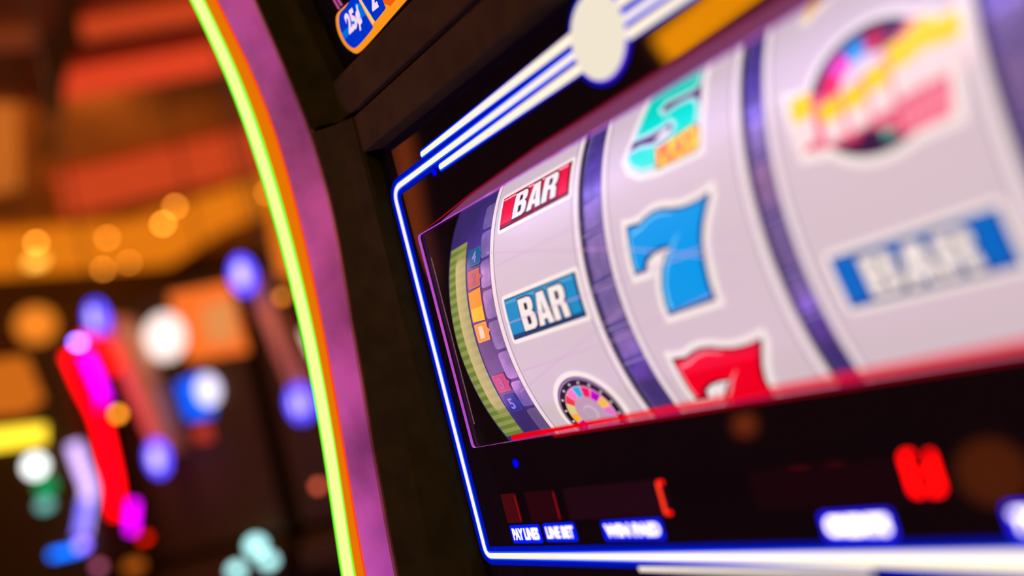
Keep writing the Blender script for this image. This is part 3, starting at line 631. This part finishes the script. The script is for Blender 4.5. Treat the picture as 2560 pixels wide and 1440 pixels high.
# LED windows and digits
ledw = emi('led_window_dark', (.022, .0015, .004)); ledw1 = emi('led_window_red', (.06, .003, .005)); rd = emi('led_red', (1.6, .012, .004)); rdc = emi('led_red_core', (1.6, .12, .03)); rdd = emi('led_red_dim', (.30, .004, .008))
for x0, x1, m in ((.0345, .0515, ledw1), (.0610, .0915, ledw), (.1000, .1850, emi('led_window_wide', (.016, .0025, .006))), (.2400, .3300, emi('led_window_far', (.010, .0015, .003)))):
    art('led_window', [(rrect(x0, .0215, x1, .0410, .001), m, 0)], 'dark red display window')
def seg(names, x, z, w, h, t, m, sl=0.0, lay=1):
    out = []; g = t*.15
    Sg = dict(a=((x, z+h), (x+w, z+h)), d=((x, z), (x+w, z)), g=((x, z+h/2), (x+w, z+h/2)), f=((x, z+h/2), (x, z+h)), e=((x, z), (x, z+h/2)), b=((x+w, z+h/2), (x+w, z+h)), c=((x+w, z), (x+w, z+h/2)))
    for n_ in names:
        p, q = Vector(Sg[n_][0]), Vector(Sg[n_][1]); d = (q-p).normalized(); out.append((pill(p+d*g*2, q-d*g*2, t), m, lay))
    return out
art('led_digit', seg('afed', .1800, .0228, .0042, .0165, .0024, rd)+seg('fe', .1800, .0228, .0042, .0165, .0009, rdc, 0, 2), 'bright red lit digit')
art('led_digit', seg('bc', .0445, .0228, .0055, .0165, .0011, rdd), 'dim red digit'); art('led_digit', seg('bc', .0850, .0228, .0055, .0165, .0013, rdd), 'dim red digit')
rd3 = emi('led_red_strong', (4.0, .006, .006))
art('led_digit', seg('afged', .3195, .0262, .0036, .0150, .0026, rd3), 'blurred bright red digit'); art('led_digit', seg('bcgd', .3262, .0262, .0042, .0150, .0026, rd3), 'blurred bright red digit')
# lower panel with the neon's bloom painted as a band, and fine row of text
sl = emi('lower_slab_light', (1.1, .95, .70))
items = [(strip([(.1475, -.0072), (.29, -.0072)], .0042), wideB, 0), (strip([(.148, -.0072), (.29, -.0072)], .0022, .0028), core, 3)]
for i in range(34):
    x = .149+i*.0030; items.append(([(x, -.0088), (x+.0016, -.0088), (x+.0016, -.0060), (x, -.0060)], core, 4))
art('fine_print_strip', items, 'row of tiny glowing letters under the neon line')
art('lower_neon_panel', [(strip([(.08, -.0004), (.20, -.0007), (.30, -.0014), (.36, -.0022), (.45, -.0024)], .0010, .0080), emi('bloom_run', (1.8, 1.54, 1.0)), 3), ([(.2955, -.0075), (.45, -.0075), (.45, -.0350), (.296, -.0350)], emi('lower_blue', (.002, .008, .4)), 4), ([(.2985, -.0105), (.45, -.0105), (.45, -.033), (.2985, -.033)], emi('deep_blue_panel', (.004, .003, .06)), 5)], 'dark blue panel under the neon line with its bloom as a white band')  # tapered white run imitates the neon's clipped bloom towards the right
# ---------------------------------------------------------------- upper door: slanted glass with the price badge
UP = Vector((0, 0, .3685)); UN = Vector((0, 1, .22)).normalized(); UZ = Vector((0, -.22, 1)).normalized()
def upix(px, py):
    p = hit(px, py, UP, UN); return (p.x, (p-UP).dot(UZ))
upm = lambda x, y, l: UP + Vector((x, 0, 0)) + UZ*y - UN*(l*.0002) + off
sh = Sheet(); sh.poly([(-.0245, -.002), (XR+.0245, -.002), (XR+.0245, .27), (-.0245, .27)], black_gloss, -3); sh.build('upper_glass', upm, T)
sh = Sheet()
def up_poly(pix, m, lay): sh.poly([upix(780+x/6.55, y/6.55) for x, y in pix], m, lay)
outer = spline([(700,-60), (520, 110), (415, 220), (392, 340), (430, 540), (540, 750), (700, 872), (790, 845), (900, 740), (1100, 520), (1300, 290), (1500, 60), (1800,-290)], 5)
up_poly([(p[0], p[1]) for p in [tuple(v) for v in outer]]+[(2250, -780), (1450, -900)], glow('badge_orange', (255, 150, 30), 1.0), 0)
up_poly([(1130, 40), (1290, 100), (1420, -60), (1500, -300), (1100, -200)], glow('badge_deep_orange', (238, 95, 10), 1.0), 1)
cell = [tuple(v) for v in spline([(640,-20), (560, 110), (465, 220), (448, 360), (480, 520), (570, 700), (680, 785), (760, 750), (870, 630), (1000, 460), (985, 400), (900, 250), (770, -20)], 4)]
up_poly(cell, glow('badge_blue', (0, 50, 200), 1.0), 2)
up_poly([(700, 60), (790, 40), (900, 240), (820, 290), (560, 640), (500, 540), (760, 280)], glow('badge_azure', (0, 110, 225), 1.0), 3)
up_poly([(800, -60), (1140, -60), (1215, 130), (1190, 170), (1045, 352), (1010, 330), (820, 0)], glow('badge_blue', (0, 50, 200), 1.0), 2)
up_poly([(790, -60), (820, 0), (1040, 350), (1005, 400), (780, 10)], glow('badge_line', (255, 200, 120), 1.0), 3)
sh.build('price_badge', upm, T, None, 'orange edged blue badge reading 25 cents')
sh = Sheet()
def txt_on(body, m, o_, xv, yv, bold):   # text laid on the badge: origin and end points in crop pixels
    O, XV, YV = Vector(upix(780+o_[0]/6.55, o_[1]/6.55)), Vector(upix(780+xv[0]/6.55, xv[1]/6.55)), Vector(upix(780+yv[0]/6.55, yv[1]/6.55))
    s2 = Sheet(); s2.text(body, m, 4, 0, 0, 1, 1, bold)
    ex, ey = XV-O, YV-O
    for v in s2.bm.verts: q = O+ex*v.co.x+ey*v.co.y; v.co = Vector((q.x, q.y, 4))
    return s2
s2 = txt_on('25¢', glow('badge_letter', (245, 215, 240), 1.05), (650, 640), (870, 440), (530, 250), .05); s2.build('badge_lettering', upm, T, None, 'white lettering 25 cents')
s2 = txt_on('2', glow('badge_letter', (245, 215, 240), 1.05), (1010, 190), (1110, 110), (880, -190), .05); s2.build('badge_lettering', upm, T, None, 'white figure in the second blue cell')
sh = Sheet()
up_poly([(330, -20), (365, -20), (460, 140), (425, 155)], glow('badge_pink', (200, 80, 160), .9), 0); up_poly([(395, -20), (440, -20), (505, 85), (470, 100)], glow('badge_pink', (200, 80, 160), .9), 0)
sh.build('pink_lines', upm, T, None, 'pink printed lines beside the badge')
# ---------------------------------------------------------------- lamps of the room that the glass mirrors
def mirror_at(px, py, d):
    p = hit(px, py, (0, 0, 0), (0, 1, 0)); r = (p-CAM).normalized(); r.y = -r.y; return p+r*d
for (a, b, d, r, col, s, lab) in (((1660, 128), (1900, -60), 2.2, .055, (1, .32, .0), 15, 'long amber strip lamp hanging in front of the big slot machine'),
                                  ((1000, 330), (1060, 700), 2.0, .03, (1, .16, .02), 1.6, 'dim red strip lamp hanging in front of the big slot machine')):
    A, B = mirror_at(*a, d), mirror_at(*b, d); t = thing('strip_lamp', lab, 'lamp', (A+B)/2); c = (A+B)/2
    bm = bmesh.new(); tube(bm, [A-c, B-c], r, 12); obj('tube', bm, emi('strip_%d' % a[0], col, s), t, True)
    bm = bmesh.new(); tube(bm, [Vector((0, 0, r*.8)), Vector((0, 0, CEIL+.08-c.z))], .004, 6); obj('cord', bm, bezel_dark, t)
for px, py, d, r, col, s, lab in ((1862, 1062, 2.2, .03, (1, .14, .02), 3.5, 'small amber globe lamp in front of the machine'), (2480, 1180, 3.2, .12, (1, .16, .01), 1.3, 'larger amber globe lamp in front of the machine'),
                              (2000, 1200, 2.2, .022, (1, .02, .02), 3, 'red globe lamp, left of two in front of the machine'), (2090, 1190, 2.2, .022, (1, .02, .03), 2, 'red globe lamp, right of two in front of the machine')):
    p = mirror_at(px, py, d); t = thing('globe_lamp', lab, 'lamp', p)
    bm = bmesh.new(); bmesh.ops.create_uvsphere(bm, u_segments=16, v_segments=8, radius=r); obj('globe', bm, emi('glb_%d' % px, col, s), t, True)
    bm = bmesh.new(); tube(bm, [(0, 0, -r*.8), (0, 0, FLOOR-p.z)], .006, 6); obj('post', bm, bezel_dark, t)
